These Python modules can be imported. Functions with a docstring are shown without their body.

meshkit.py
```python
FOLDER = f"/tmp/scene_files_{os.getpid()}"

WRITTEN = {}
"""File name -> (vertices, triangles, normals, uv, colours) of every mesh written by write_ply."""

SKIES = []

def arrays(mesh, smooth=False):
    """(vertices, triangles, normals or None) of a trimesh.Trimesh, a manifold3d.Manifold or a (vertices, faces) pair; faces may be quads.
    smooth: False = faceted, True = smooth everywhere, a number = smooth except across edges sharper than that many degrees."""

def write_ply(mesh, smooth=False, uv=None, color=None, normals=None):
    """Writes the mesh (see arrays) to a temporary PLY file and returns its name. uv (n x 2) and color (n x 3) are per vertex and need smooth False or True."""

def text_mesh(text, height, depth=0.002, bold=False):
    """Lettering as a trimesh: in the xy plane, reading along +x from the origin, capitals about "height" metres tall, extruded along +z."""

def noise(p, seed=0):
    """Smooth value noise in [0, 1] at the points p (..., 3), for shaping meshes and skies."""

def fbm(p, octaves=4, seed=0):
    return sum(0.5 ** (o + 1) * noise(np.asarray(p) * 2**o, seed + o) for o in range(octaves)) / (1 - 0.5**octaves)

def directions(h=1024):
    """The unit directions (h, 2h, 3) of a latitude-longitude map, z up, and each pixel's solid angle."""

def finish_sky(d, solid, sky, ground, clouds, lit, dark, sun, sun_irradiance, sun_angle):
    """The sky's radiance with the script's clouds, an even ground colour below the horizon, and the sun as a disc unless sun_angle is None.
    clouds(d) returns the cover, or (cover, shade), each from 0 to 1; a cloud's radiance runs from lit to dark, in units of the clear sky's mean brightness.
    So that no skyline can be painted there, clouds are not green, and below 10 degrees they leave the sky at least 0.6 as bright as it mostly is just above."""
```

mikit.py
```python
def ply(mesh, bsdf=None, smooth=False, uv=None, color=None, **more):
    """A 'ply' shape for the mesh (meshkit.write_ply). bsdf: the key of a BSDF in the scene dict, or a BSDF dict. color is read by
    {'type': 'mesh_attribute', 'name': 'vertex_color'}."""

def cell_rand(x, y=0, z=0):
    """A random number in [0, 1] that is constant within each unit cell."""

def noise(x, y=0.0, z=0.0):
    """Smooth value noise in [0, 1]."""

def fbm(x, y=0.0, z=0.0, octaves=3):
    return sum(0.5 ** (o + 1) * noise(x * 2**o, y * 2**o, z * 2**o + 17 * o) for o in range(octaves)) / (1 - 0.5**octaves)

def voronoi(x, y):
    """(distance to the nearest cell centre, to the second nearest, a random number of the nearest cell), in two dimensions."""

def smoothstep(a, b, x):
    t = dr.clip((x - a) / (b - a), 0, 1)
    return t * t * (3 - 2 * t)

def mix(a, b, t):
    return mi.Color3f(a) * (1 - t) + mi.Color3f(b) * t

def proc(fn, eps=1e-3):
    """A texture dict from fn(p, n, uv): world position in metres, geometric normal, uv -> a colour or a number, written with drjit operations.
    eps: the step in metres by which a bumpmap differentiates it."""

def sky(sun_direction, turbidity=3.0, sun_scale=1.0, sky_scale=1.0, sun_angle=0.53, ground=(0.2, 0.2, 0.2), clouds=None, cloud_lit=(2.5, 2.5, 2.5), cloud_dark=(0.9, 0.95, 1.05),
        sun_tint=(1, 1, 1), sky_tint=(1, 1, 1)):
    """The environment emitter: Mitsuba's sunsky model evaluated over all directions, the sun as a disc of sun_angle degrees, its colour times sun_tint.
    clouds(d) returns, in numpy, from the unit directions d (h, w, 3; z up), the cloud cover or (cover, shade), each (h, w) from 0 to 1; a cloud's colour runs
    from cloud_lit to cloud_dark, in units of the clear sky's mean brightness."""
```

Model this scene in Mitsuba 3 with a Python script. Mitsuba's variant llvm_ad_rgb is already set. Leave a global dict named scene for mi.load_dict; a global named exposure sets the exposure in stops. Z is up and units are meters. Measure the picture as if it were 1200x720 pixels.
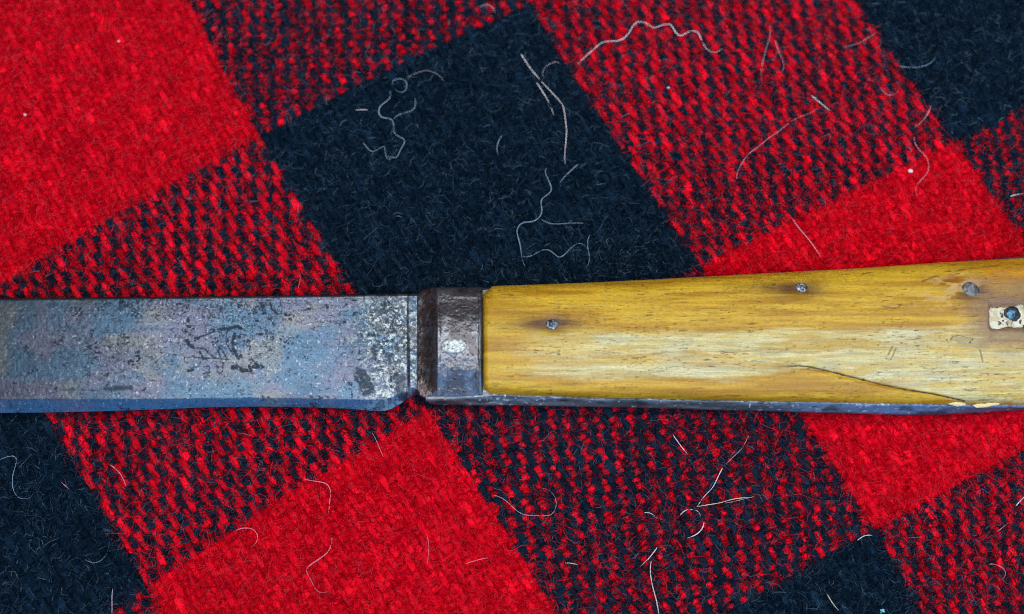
import math
import numpy as np, trimesh
import drjit as dr, mitsuba as mi
import mikit
from mikit import noise, fbm, cell_rand, smoothstep, mix, voronoi

T = mi.ScalarTransform4f
scene, labels = {}, {}
rng = np.random.default_rng(7)
S = 0.16 / 1200            # metres in one drawing unit: the knife's bolster is 18 mm wide
F = 1700.0                 # lens distance in drawing units
TILT = math.radians(12.0)  # the photographer leans a little towards the lower side of the knife

# ------------------------------------------------------------------ camera, light, exposure
EYE = np.array([0, -F * math.sin(TILT), F * math.cos(TILT)])
FWD, RIGHT = -EYE / F, np.array([1.0, 0, 0])
UP = np.cross(RIGHT, FWD)
scene['camera'] = {'type': 'thinlens', 'aperture_radius': 24 * S, 'focus_distance': (F - 52) * S, 'fov': math.degrees(2 * math.atan(600 / F)), 'fov_axis': 'x', 'near_clip': 0.01, 'far_clip': 20.0,
                   'to_world': T().look_at(origin=(EYE * S).tolist(), target=[0, 0, 0], up=UP.tolist())}
exposure = 0.0
LAMP_Z, LAMP_X, LAMP_Y = 0.36, (-0.17, 0.30), (-0.21, 0.15)
LAMP_RGB = [4.15, 4.3, 4.55]
SKY_PANEL_RGB = [0.50, 1.10, 2.10]           # blue of the unseen sky panel added on the lower side
scene['room_light'] = {'type': 'constant', 'radiance': {'type': 'rgb', 'value': [0.10, 0.10, 0.105]}}


def at(px, py, z=0.0):
    """A point of the place at height z over the drawing position (px, py), all in drawing units."""
    px, py, z = np.broadcast_arrays(np.asarray(px, float), np.asarray(py, float), np.asarray(z, float))
    d = FWD * F + RIGHT * (px[..., None] - 600) + UP * (360 - py[..., None])
    k = (z - EYE[2]) / d[..., 2]
    return EYE + k[..., None] * d


def plan(z):
    """Constants of the straight map from metres to drawing units on the knife at height z: px = a x + b, py = c y + d."""
    g = np.array([(x, y) for x in (0, 600, 1200) for y in (340, 400, 470)], float)
    w = at(g[:, 0], g[:, 1], z) * S
    a, b = np.polyfit(w[:, 0], g[:, 0], 1)
    c, d = np.polyfit(w[:, 1], g[:, 1], 1)
    return float(a), float(b), float(c), float(d)


def add(key, mesh, bsdf, smooth=False, label=None, cat=None, group=None, kind=None, **more):
    scene[key] = mikit.ply(mesh, bsdf, smooth, **more)
    tag(key, label, cat, group, kind)
    return key


def tag(key, label=None, cat=None, group=None, kind=None):
    d = {k: v for k, v in (('label', label), ('category', cat), ('group', group), ('kind', kind)) if v}
    if d:
        labels[key] = d


def numbered(name, i):
    return name if i == 0 else f'{name}_{i:03d}'


# added light panel, large and cool, unseen over the knife, leaning to its lower side
lw, lh = (LAMP_X[1] - LAMP_X[0]) / 2, (LAMP_Y[1] - LAMP_Y[0]) / 2
lc = [(LAMP_X[0] + LAMP_X[1]) / 2, (LAMP_Y[0] + LAMP_Y[1]) / 2, LAMP_Z]
scene['housing_paint'] = {'type': 'diffuse', 'reflectance': {'type': 'rgb', 'value': [0.03, 0.03, 0.03]}}
hb = trimesh.creation.box([2 * lw + .03, 2 * lh + .03, .05])
hb.apply_translation([lc[0], lc[1], LAMP_Z + .03])
add('added_softbox__housing', hb, 'housing_paint')
scene['added_softbox__diffuser'] = {'type': 'rectangle', 'to_world': T().translate(lc).rotate([1, 0, 0], 180).scale([lw, lh, 1]),
                              'emitter': {'type': 'area', 'radiance': {'type': 'rgb', 'value': LAMP_RGB}},
                              'bsdf': {'type': 'diffuse', 'reflectance': {'type': 'rgb', 'value': [.7, .7, .7]}}}
tag('added_softbox', 'large rectangular light panel added over the knife, out of view', 'lamp')
# unseen glowing panel added on the lower side, standing in for blue sky
WY, WW, WZ0, WZ1 = -0.60, 0.45, 0.03, 0.85
scene['sky_panel__pane'] = {'type': 'rectangle', 'to_world': T().translate([0.05, WY, (WZ0 + WZ1) / 2]).rotate([1, 0, 0], -90).scale([WW, (WZ1 - WZ0) / 2, 1]),
                         'emitter': {'type': 'area', 'radiance': {'type': 'rgb', 'value': SKY_PANEL_RGB}}, 'bsdf': {'type': 'diffuse', 'reflectance': {'type': 'rgb', 'value': [.1, .1, .1]}}}
fr = []
for sx, sz, cx, cz in ((2 * WW + .12, .05, 0, WZ0 - .027), (2 * WW + .12, .05, 0, WZ1 + .027), (.05, WZ1 - WZ0, -WW - .028, (WZ0 + WZ1) / 2), (.05, WZ1 - WZ0, WW + .028, (WZ0 + WZ1) / 2)):
    fb = trimesh.creation.box([sx, .05, sz])
    fb.apply_translation([cx + .05, WY, cz])
    fr.append(fb)
add('sky_panel__frame', trimesh.util.concatenate(fr), 'housing_paint')
tag('sky_panel', 'unseen blue panel added on the lower side of the blanket, standing in for low sky', 'sky_panel')

# ------------------------------------------------------------------ the blanket: woven yarns
N = 45                                     # yarns in one stripe of the plaid
CX = [28.042, 317.701, 204.521, -1.407, -5.501, -2.638, -2.168, -6.351]
CY = [26.706, 169.95, -321.271, -11.703, 2.548, 12.001, 1.557, -1.896]


def cloth(I, J):
    """Where the cloth's thread coordinates lie on the table (a slightly pulled grid), in drawing units."""
    a, b = np.asarray(I, float) - 1.5, np.asarray(J, float) - 1.8
    m = [1, a, b, a * a, a * b, b * b, a ** 3, b ** 3]
    x = sum(c * t for c, t in zip(CX, m)) + 0 * a
    y = sum(c * t for c, t in zip(CY, m)) + 0 * a
    return x, y


def red_u(i): return np.isin(np.floor(i / N), (0, 2, 4))
def red_v(j): return np.isin(np.floor(j / N), (0, 2, 4))
def over(i, j): return np.mod(j - 3 * i, 5) >= 2          # warp over weft


def smooth1(n, w, seed):
    r = np.random.default_rng(seed).normal(size=n + 4 * w)
    k = np.hanning(2 * w + 1)
    r = np.convolve(r, k / np.sqrt((k ** 2).sum()), 'same')
    return r[2 * w: 2 * w + n]


RED, NAVY = np.array([0.56, 0.0035, 0.013]), np.array([0.0045, 0.0125, 0.0240])
XM, YM = 665, 420                         # how far the yarns are laid (half sizes)
AMP, RW, RH = 2.0, 4.5, 3.3


def undulate(x, y):
    return 7.0 + 2.2 * np.sin(x / 170 + 0.6) * np.sin(y / 140 + 1.1) + 1.2 * np.sin(x / 71 + y / 93)


def yarn(kind, n):
    """One yarn as a tube that runs over and under the yarns it crosses, cut at the edge of the laid field."""
    sub = 2
    k = np.arange(-90 * sub, 260 * sub) / sub
    jit = 0.11 * smooth1(len(k), 10, 1000 * (kind == 'v') + n + 500 + 100)
    if kind == 'u':
        x, y = cloth((n + jit) / N, k / N)
    else:
        x, y = cloth(k / N, (n + jit) / N)
    ok = np.flatnonzero((np.abs(x) < XM) & (np.abs(y) < YM))
    if len(ok) < 8:
        return None
    s = slice(ok[0], ok[-1] + 1)
    x, y, k = x[s], y[s], k[s]
    lo = np.floor(k)
    t = k - lo
    t = t * t * (3 - 2 * t)
    if kind == 'u':
        h0, h1 = over(n, lo), over(n, lo + 1)
    else:
        h0, h1 = ~over(lo, n), ~over(lo + 1, n)
    up = h0 * (1 - t) + h1 * t
    var = smooth1(len(k), 3, 9000 * (kind == 'v') + n + 77)
    z = AMP * (2 * up - 1) + undulate(x, y) + 0.35 * var
    rw = RW * (0.78 + 0.28 * up) * (1 + 0.12 * var)
    P = np.stack([x, y, z], 1)
    tan = np.gradient(P, axis=0)
    tan /= np.linalg.norm(tan, axis=1, keepdims=True)
    side = np.cross(tan, [0, 0, 1.0])
    side /= np.linalg.norm(side, axis=1, keepdims=True)
    nrm = np.cross(side, tan)
    m = 6
    a = np.arange(m) * 2 * np.pi / m
    # two plies: the outline turns along the yarn
    ph = k[:, None] * 2.1 + n
    r = 1 + 0.06 * np.cos(2 * a[None] + ph)
    V = P[:, None] + side[:, None] * (np.cos(a)[None] * r * rw[:, None])[..., None] + nrm[:, None] * (np.sin(a)[None] * r * RH)[..., None]
    L = len(P)
    i0 = (np.arange(L - 1)[:, None] * m + np.arange(m)).ravel()
    i1 = (np.arange(L - 1)[:, None] * m + (np.arange(m) + 1) % m).ravel()
    Fc = np.stack([i0, i1, i1 + m, i0 + m], 1)
    isred = bool(red_u(n) if kind == 'u' else red_v(n))
    base = RED if isred else NAVY
    g = np.random.default_rng(n + 500 + 3100 * (kind == 'v'))
    mott = np.exp(0.20 * smooth1(L, 3, n + 4242 + 99 * (kind == 'v')))[:, None, None] * np.exp(0.10 * g.normal(size=(L, m, 1)))
    C = np.clip(base * mott * math.exp(0.10 * g.normal()), 0, 1).reshape(-1, 3)
    return V.reshape(-1, 3) * S, Fc, C


scene['wool'] = {'type': 'twosided', 'bsdf': {'type': 'diffuse', 'reflectance': {'type': 'mesh_attribute', 'name': 'vertex_color'}}}


def yarn_bump(p, n, uv):
    x, y, z = p.x / S, p.y / S, p.z / S
    return fbm(x * .7, y * .7, z * .7, 2)


scene['wool_yarn'] = {'type': 'bumpmap', 'arbitrary': mikit.proc(yarn_bump, eps=5e-5), 'scale': 0.00016, 'bsdf': {'type': 'ref', 'id': 'wool'}}
tag('wool_blanket', 'fuzzy red and black checked wool blanket spread under the knife', 'blanket')
for kind, name in (('u', 'warp_yarn'), ('v', 'weft_yarn')):
    c = 0
    for n in range(-75, 255):
        r = yarn(kind, n)
        if r is not None:
            add(numbered(f'wool_blanket__{name}', c), (r[0], r[1]), 'wool_yarn', True, color=r[2])
            c += 1



def prisms(P, R, m=3):
    """Thin tapering fibres: P (n, k, 3) points, R (n, k) radii -> vertices, quads."""
    n, k, _ = P.shape
    tan = np.gradient(P, axis=1)
    tan /= np.linalg.norm(tan, axis=2, keepdims=True) + 1e-12
    side = np.cross(tan, [0, 0, 1.0])
    side /= np.linalg.norm(side, axis=2, keepdims=True) + 1e-9
    nr = np.cross(side, tan)
    a = np.pi / 2 + np.arange(m) * 2 * np.pi / m
    V = P[:, :, None] + (side[:, :, None] * np.cos(a)[:, None] + nr[:, :, None] * np.sin(a)[:, None]) * R[:, :, None, None]
    base = (np.arange(n)[:, None, None] * k + np.arange(k - 1)[None, :, None]) * m
    i = np.arange(m)[None, None]
    q = np.stack([base + i, base + (i + 1) % m, base + m + (i + 1) % m, base + m + i], -1).reshape(-1, 4)
    return V.reshape(-1, 3), q


def fuzz(count, kpts, mean, spread, lift0, rad, curl0, tease):
    """Fibres that have worked loose from the yarn that lies on top where they start."""
    I, J = rng.uniform(-1.3, 4.4, count * 7), rng.uniform(-.9, 4.6, count * 7)
    x, y = cloth(I, J)
    clump = np.sin(x / 23 + 2 * np.sin(y / 31)) * np.sin(y / 19 + 2 * np.sin(x / 27 + 1)) + .7 * np.sin(x / 61 - y / 47)
    ok = np.flatnonzero((np.abs(x) < 650) & (np.abs(y) < 405) & (rng.random(len(x)) < .72 + .18 * clump))[:count]
    I, J, x, y = I[ok], J[ok], x[ok], y[ok]
    n = len(I)
    i, j = np.round(I * N), np.round(J * N)
    top = over(i, j)
    red = np.where(top, red_u(i), red_v(j))
    e = 1e-3
    xu, yu = cloth(I, J + e)
    xv, yv = cloth(I + e, J)
    ang = np.where(top, np.arctan2(yu - y, xu - x), np.arctan2(yv - y, xv - x))
    ang = ang + rng.normal(0, spread, n) + np.pi * (rng.random(n) < .4)
    length = rng.gamma(3.0, mean / 3, n) + 3
    curl = rng.normal(0, curl0, n)
    wob, wp = rng.uniform(.1, .5, n), rng.uniform(0, 6.3, n)
    lift = rng.gamma(2.0, lift0, n)
    P = np.zeros((n, kpts, 3))
    P[:, 0, 0], P[:, 0, 1] = x, y
    step = length / (kpts - 1)
    for q in range(1, kpts):
        a = ang + curl * length * (q - .5) / (kpts - 1) + wob * np.sin(wp + 2.2 * q)
        P[:, q, 0] = P[:, q - 1, 0] + np.cos(a) * step
        P[:, q, 1] = P[:, q - 1, 1] + np.sin(a) * step
    P[:, :, :2] -= (P[:, kpts // 2, :2] - P[:, 0, :2])[:, None]
    s = np.linspace(0, 1, kpts)
    P[:, :, 2] = undulate(P[..., 0], P[..., 1]) + 4.0 + lift[:, None] * np.sin(np.pi * (0.08 + 0.84 * s))
    R = rad * np.interp(s, [0, .3, .7, 1], [.8, 1, .9, .4])[None] * rng.uniform(.6, 1.3, n)[:, None]
    stripes = red_u(i) != red_v(j)
    red = red ^ (stripes & (rng.random(n) < np.where(red, 1.35 * tease, .35 * tease)))    # the two dyes have felted into each other
    col = np.where(red[:, None], RED, NAVY) * np.exp(0.32 * rng.normal(size=(n, 1)))
    pale = rng.random(n)
    k = red & (pale < .12)
    col[k] = np.array([.60, .035, .05])
    k = ~red & (pale < .34)
    col[k] = np.array([.014, .034, .058]) * np.exp(0.4 * rng.normal(size=(k.sum(), 1)))
    k = ~red & (pale < .07)
    col[k] = np.array([.060, .095, .125]) * np.exp(0.3 * rng.normal(size=(k.sum(), 1)))
    k = stripes & (pale > (.72 if kpts == 3 else .35))
    col[k] = np.array([.060, .014, .024]) * np.exp(0.5 * rng.normal(size=(k.sum(), 1)))
    V, q = prisms(P, R)
    return V * S, q, np.repeat(np.clip(col, 0, 1), kpts * 3, 0)


V, q, C = fuzz(148000, 3, 10.0, .60, 0.9, .45, .10, .28)
add('wool_blanket__nap', (V, q), 'wool', False, color=C, kind='stuff', label='short felted wool fibres lying along the weave')
V, q, C = fuzz(12000, 5, 19.0, 1.0, 1.5, .34, .11, .35)
add('wool_blanket__fuzz', (V, q), 'wool', False, color=C, kind='stuff', label='longer curled wool fibres standing off the weave')

# the rest of the blanket, beyond and under the yarns laid one by one
a = np.linspace(-1500, 1500, 61)
gx, gy = np.meshgrid(a, a, indexing='ij')
gz = np.where((np.abs(gx) < XM) & (np.abs(gy) < YM), undulate(gx, gy) - 5.5, undulate(gx, gy) - 1.0)
sheet = np.stack([gx, gy, gz], -1).reshape(-1, 3) * S
gi = (np.arange(60)[:, None] * 61 + np.arange(60)).ravel()
CM = np.linalg.inv(np.array([[CX[1], CX[2]], [CY[1], CY[2]]])).tolist()


def sheet_color(p, n, uv):
    x, y = p.x / S - CX[0], p.y / S - CY[0]
    I, J = CM[0][0] * x + CM[0][1] * y + 1.5, CM[1][0] * x + CM[1][1] * y + 1.8
    ru, rv = dr.floor(I) - 2 * dr.floor(I / 2), dr.floor(J) - 2 * dr.floor(J / 2)
    i, j = dr.floor(I * N + .5), dr.floor(J * N + .5)
    m = j - 3 * i
    m = m - 5 * dr.floor(m / 5)
    isred = 1 - dr.select(m > 1.5, ru, rv)
    return mix(NAVY.tolist(), RED.tolist(), isred) * (0.5 + noise(x * .6, y * .6))


scene['sheet_wool'] = {'type': 'twosided', 'bsdf': {'type': 'diffuse', 'reflectance': mikit.proc(sheet_color)}}
add('wool_blanket__backing', (sheet, np.stack([gi, gi + 61, gi + 62, gi + 1], 1)), 'sheet_wool', True)

# ------------------------------------------------------------------ the knife
tag('pocket_knife', 'old folding knife with a spotted steel blade and a yellow wooden handle', 'knife')


def loft(rings, cap=True):
    """rings (n, m, 3) closed outlines -> mesh."""
    R = np.asarray(rings, float)
    n, m, _ = R.shape
    i0 = (np.arange(n - 1)[:, None] * m + np.arange(m)).ravel()
    i1 = (np.arange(n - 1)[:, None] * m + (np.arange(m) + 1) % m).ravel()
    f = [np.stack([i0, i1, i1 + m], 1), np.stack([i0, i1 + m, i0 + m], 1)]
    V = R.reshape(-1, 3)
    if cap:
        c0, c1 = len(V), len(V) + 1
        V = np.vstack([V, R[0].mean(0), R[-1].mean(0)])
        k = np.arange(m)
        f += [np.stack([np.full(m, c0), (k + 1) % m, k], 1), np.stack([np.full(m, c1), (n - 1) * m + k, (n - 1) * m + (k + 1) % m], 1)]
    me = trimesh.Trimesh(V * S, np.vstack(f), process=False)
    me.fix_normals()
    return me


ZB, ZH = 42.0, 66.0
BA = plan(ZB)
HA = plan(ZH - 4)


def capsule(x, y, pts, r):
    """Distance to a stroke through pts less its half width."""
    d = mi.Float(1e9)
    for (x0, y0), (x1, y1) in zip(pts[:-1], pts[1:]):
        ex, ey = x1 - x0, y1 - y0
        t = dr.clip(((x - x0) * ex + (y - y0) * ey) / (ex * ex + ey * ey + 1e-9), 0, 1)
        d = dr.minimum(d, dr.sqrt(dr.square(x - x0 - t * ex) + dr.square(y - y0 - t * ey)))
    return d - r


def blob(x, y, cx, cy, rx, ry):
    return dr.exp(-(dr.square((x - cx) / rx) + dr.square((y - cy) / ry)))


def lg(pts):  # strokes of the worn maker's mark, in twelfths of its box
    return [(200 + a / 5.14, 330 + b / 5.14) for a, b in pts]


MARK = [([(100, 355), (112, 385), (140, 400)], 2.4), ([(140, 345), (210, 326), (270, 297), (335, 278)], 1.0), ([(300, 290), (350, 285), (400, 270), (420, 285)], 2.0),
        ([(335, 310), (330, 360), (350, 400), (380, 440)], 0.9), ([(385, 320), (372, 365), (380, 410), (410, 465), (425, 450)], 2.2), ([(150, 402), (200, 405), (240, 440)], 1.1),
        ([(180, 425), (200, 470), (230, 468)], 1.4), ([(240, 440), (275, 466)], 1.3), ([(285, 420), (312, 470)], 1.2), ([(318, 428), (345, 470)], 1.2),
        ([(90, 456), (180, 460), (350, 472)], 0.7), ([(88, 456), (88, 480)], 0.7), ([(240, 365), (280, 368), (255, 385)], 1.0),
        ([(205, 515), (238, 515), (240, 550), (202, 556)], 0.7), ([(285, 505), (286, 545), (302, 556), (318, 545), (320, 505)], 0.75), ([(110, 540), (140, 535)], 1.6), ([(150, 520), (178, 512)], .8),
        ([(380, 520), (400, 515), (440, 540)], 3.0), ([(450, 535), (490, 540), (480, 510), (520, 520)], 2.6), ([(545, 505), (565, 515), (550, 525)], 1.3),
        ([(480, 390), (475, 430)], 1.0), ([(515, 320), (550, 320)], 1.4), ([(590, 130), (600, 165), (635, 195)], 1.6), ([(550, 140), (545, 175)], 1.2)]
MARK = [(lg(p), r) for p, r in MARK]


def blade_parts(p):
    x, y = p.x * BA[0] + BA[1], p.y * BA[2] + BA[3]
    wx, wy = x + 14 * (fbm(x * .05, y * .05, 3.0) - .5), y + 12 * (fbm(x * .05, y * .05, 9.0) - .5)
    return x, y, wx, wy


def blade_dark(x, y, wx, wy):
    """Black pits and spots, 0 to 1."""
    f1 = fbm(wx * .13 + 3, wy * .16, 1.0, 4)
    f2 = fbm(x * .42, y * .5, 5.0, 3)
    dens = 0.5 * blob(x, y, 275, 402, 62, 38) + .75 * blob(x, y, 120, 415, 75, 30) + .8 * blob(x, y, 130, 355, 90, 14) + .55 * blob(x, y, 300, 362, 120, 16) + .85 * blob(x, y, 455, 390, 38, 75) + .25
    spots = smoothstep(.59, .75, f1 + .17 * (dens - .6)) * smoothstep(.36, .58, f2)
    fine = dr.maximum(smoothstep(.62, .76, f2 + .16 * (dens - .6)) * .7, smoothstep(.60, .78, fbm(x * .9, y * .9, 25.0, 2) + .2 * (dens - .6)) * .6)
    salt = smoothstep(.53, .60, fbm(x * .30, y * .33, 8.0, 3)) * blob(x, y, 456, 395, 36, 62) * .95
    d = dr.maximum(dr.maximum(spots, fine), salt)
    e = 1.8 * (fbm(x * .5, y * .5, 2.0) - .5)
    for pts, r in MARK:
        d = dr.maximum(d, smoothstep(.7, -.7, capsule(x, y, pts, .85 * r) + e) * smoothstep(.18, .40, f2))
    n5 = 9 * (fbm(x * .16, y * .16, 4.0) - .5)
    d = dr.maximum(d, .9 * smoothstep(2.0, -2.0, capsule(x, y, [(424, 440), (430, 456)], 8.5) + n5) * smoothstep(.18, .4, f2))
    d = dr.maximum(d, .8 * smoothstep(2.0, -2.0, capsule(x, y, [(468, 444), (472, 462)], 6) + n5))
    d = dr.maximum(d, .8 * smoothstep(1.4, -1.2, capsule(x, y, [(72, 457), (120, 458)], .3) + .4 * n5))
    d = dr.maximum(d, .8 * smoothstep(2.0, -1.5, capsule(x, y, [(126, 456), (156, 454)], 2.2) + .6 * n5))
    return dr.clip(d, 0, 1)


def blade_color(p, n, uv):
    x, y, wx, wy = blade_parts(p)
    m = [fbm(wx * .022 + 5 * k, wy * .035, 3.0 + 7 * k, 5) for k in range(3)]     # thin brown and grey tarnish on blue grey steel
    c = mi.Color3f(.050, .090, .132)
    c = mix(c, (.040, .072, .108), smoothstep(.35, .68, m[0]) * .8)
    c = mix(c, (.086, .086, .118), smoothstep(.42, .72, m[1]) * .8)
    c = mix(c, (.112, .114, .108), smoothstep(.48, .74, m[2]) * .7)
    c = mix(c, (.21, .24, .235), smoothstep(.46, .66, fbm(x * .28, y * .28, 6.0)) * smoothstep(405, 445, x + 40 * (m[0] - .5)) * .9)
    c = c * (.80 + .40 * fbm(x * .05, y * .5, 1.5, 4)) * (.80 + .4 * fbm(x * .5, y * .5, 11.0, 2))
    pale = smoothstep(.70, .80, fbm(x * .33, y * .36, 20.0, 3)) * .5
    c = mix(c, (.24, .27, .27), pale)
    c = mix(c, (.03, .04, .05), smoothstep(1.5, .3, dr.abs(x - 477.2)) * smoothstep(.3, .5, fbm(x * .2, y * .15, 45.0)) * .8)
    return mix(c, (.014, .022, .034), blade_dark(x, y, wx, wy) * .92)


def blade_rough(p, n, uv):
    x, y, wx, wy = blade_parts(p)
    return .16 + .20 * fbm(x * .05, y * .3, 3.3) + .25 * blade_dark(x, y, wx, wy)


def blade_bump(p, n, uv):
    x, y = p.x / S, p.y / S
    return .5 * fbm(x * .04, y * .4, 1.0, 2) + .8 * fbm(x * .22, y * .22, 4.0, 3)


scene['blade_steel'] = {'type': 'bumpmap', 'arbitrary': mikit.proc(blade_bump, eps=1e-4), 'scale': 0.00003,
                        'bsdf': {'type': 'twosided', 'bsdf': {'type': 'principled', 'base_color': mikit.proc(blade_color), 'roughness': mikit.proc(blade_rough), 'metallic': 0.88, 'specular': .5}}}

from scipy.interpolate import PchipInterpolator
BOT = PchipInterpolator([-330, 0, 60, 180, 250, 300, 400, 430, 446, 458, 470, 480, 490], [486, 484.7, 484, 480.8, 478.2, 477.6, 479.5, 481.8, 482.6, 480.2, 473.5, 467, 462])
CREST = PchipInterpolator([-330, 0, 180, 300, 420, 446, 470, 484, 490], [471.5, 470.5, 469.8, 468.6, 470.3, 470.5, 463, 457, 456])
# blade: spine above, ground edge below, notch at the heel
xs = np.concatenate([np.linspace(-330, -40, 30), np.linspace(-30, 420, 46), np.linspace(424, 490, 34)])
rings = []
for x in xs:
    top = np.interp(x, [-330, 0, 300, 490], [352.5, 349.8, 346.8, 344.2])
    bot = float(BOT(x))
    crest = float(CREST(x))
    if x < -150:                                      # rounded point, out of the picture
        u = (x + 150) / 180.0
        bot = top + 6 + (bot - top - 6) * math.sqrt(max(0, 1 - u * u))
        crest = min(crest, bot - 4)
    h = 9.5
    dz = float(np.interp(x, [-330, 473, 475.5, 477.5, 480, 484, 490], [0, 0, -.9, -.9, .6, .5, -1.5]))   # scribed line and lip at the heel
    side = [(top, ZB - 14), (top - .2, ZB - 5), (top + .9, ZB - 2.2), (top + 3.2, ZB - .9), (top + .35 * (crest - top), ZB + .2 + dz), (top + .7 * (crest - top), ZB + dz), (crest - 5, ZB - .4 + dz), (crest - 2.2, ZB - .9 + dz), (crest - .6, ZB - 1.7), (crest + .9, ZB - 2.6), (bot - .9, ZB - h + 1.0), (bot, ZB - h - .4)]
    under = [(bot - .6, ZB - h - 1.6), (crest, ZB - 20), (.5 * (top + crest), ZB - 20.6), (top + 2, ZB - 18)]
    rings.append([at(x, yy, zz) for yy, zz in side + under])
add('pocket_knife__blade', loft(rings), 'blade_steel', 24, label='flat grey blue steel blade with black rust spots')


# bolster
def bol_parts(p):
    x, y = p.x * HA[0] + HA[1], p.y * HA[2] + HA[3]
    return x, y, x + 8 * (fbm(x * .09, y * .09, 3.0) - .5), y + 8 * (fbm(x * .09, y * .09, 9.0) - .5)


def bol_color(p, n, uv):
    x, y, wx, wy = bol_parts(p)
    c = mi.Color3f(.150, .152, .165)
    f = fbm(x * .22, y * .22, 5.0, 4)
    c = mix(c, (.075, .064, .066), smoothstep(.44, .64, fbm(wx * .06, wy * .04, 16.0, 4)) * .85)
    c = mix(c, (.20, .22, .23), .55 * smoothstep(.60, .70, fbm(x * .35, y * .35, 14.0, 3)) * smoothstep(.46, .62, fbm(wx * .05, wy * .05, 36.0, 2)))
    c = mix(c, (.080, .048, .044), .85 * smoothstep(511, 504, wx) * smoothstep(.34, .56, f))      # rust in the hollow of the neck
    d = smoothstep(.68, .80, fbm(x * .35, y * .35, 41.0, 3))
    return mix(c, (.02, .016, .018), d * .8) * (.75 + .5 * fbm(x * .6, y * .4, 8.0, 2))


def bol_rough(p, n, uv):
    x, y, wx, wy = bol_parts(p)
    return .18 + .30 * fbm(x * .12, y * .12, 5.0, 3)


def bol_bump(p, n, uv):
    x, y = p.x / S, p.y / S
    return 1.2 * fbm(x * .13, y * .13, 1.0, 3) + .5 * fbm(x * .6, y * .6, 4.0, 2)


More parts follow.
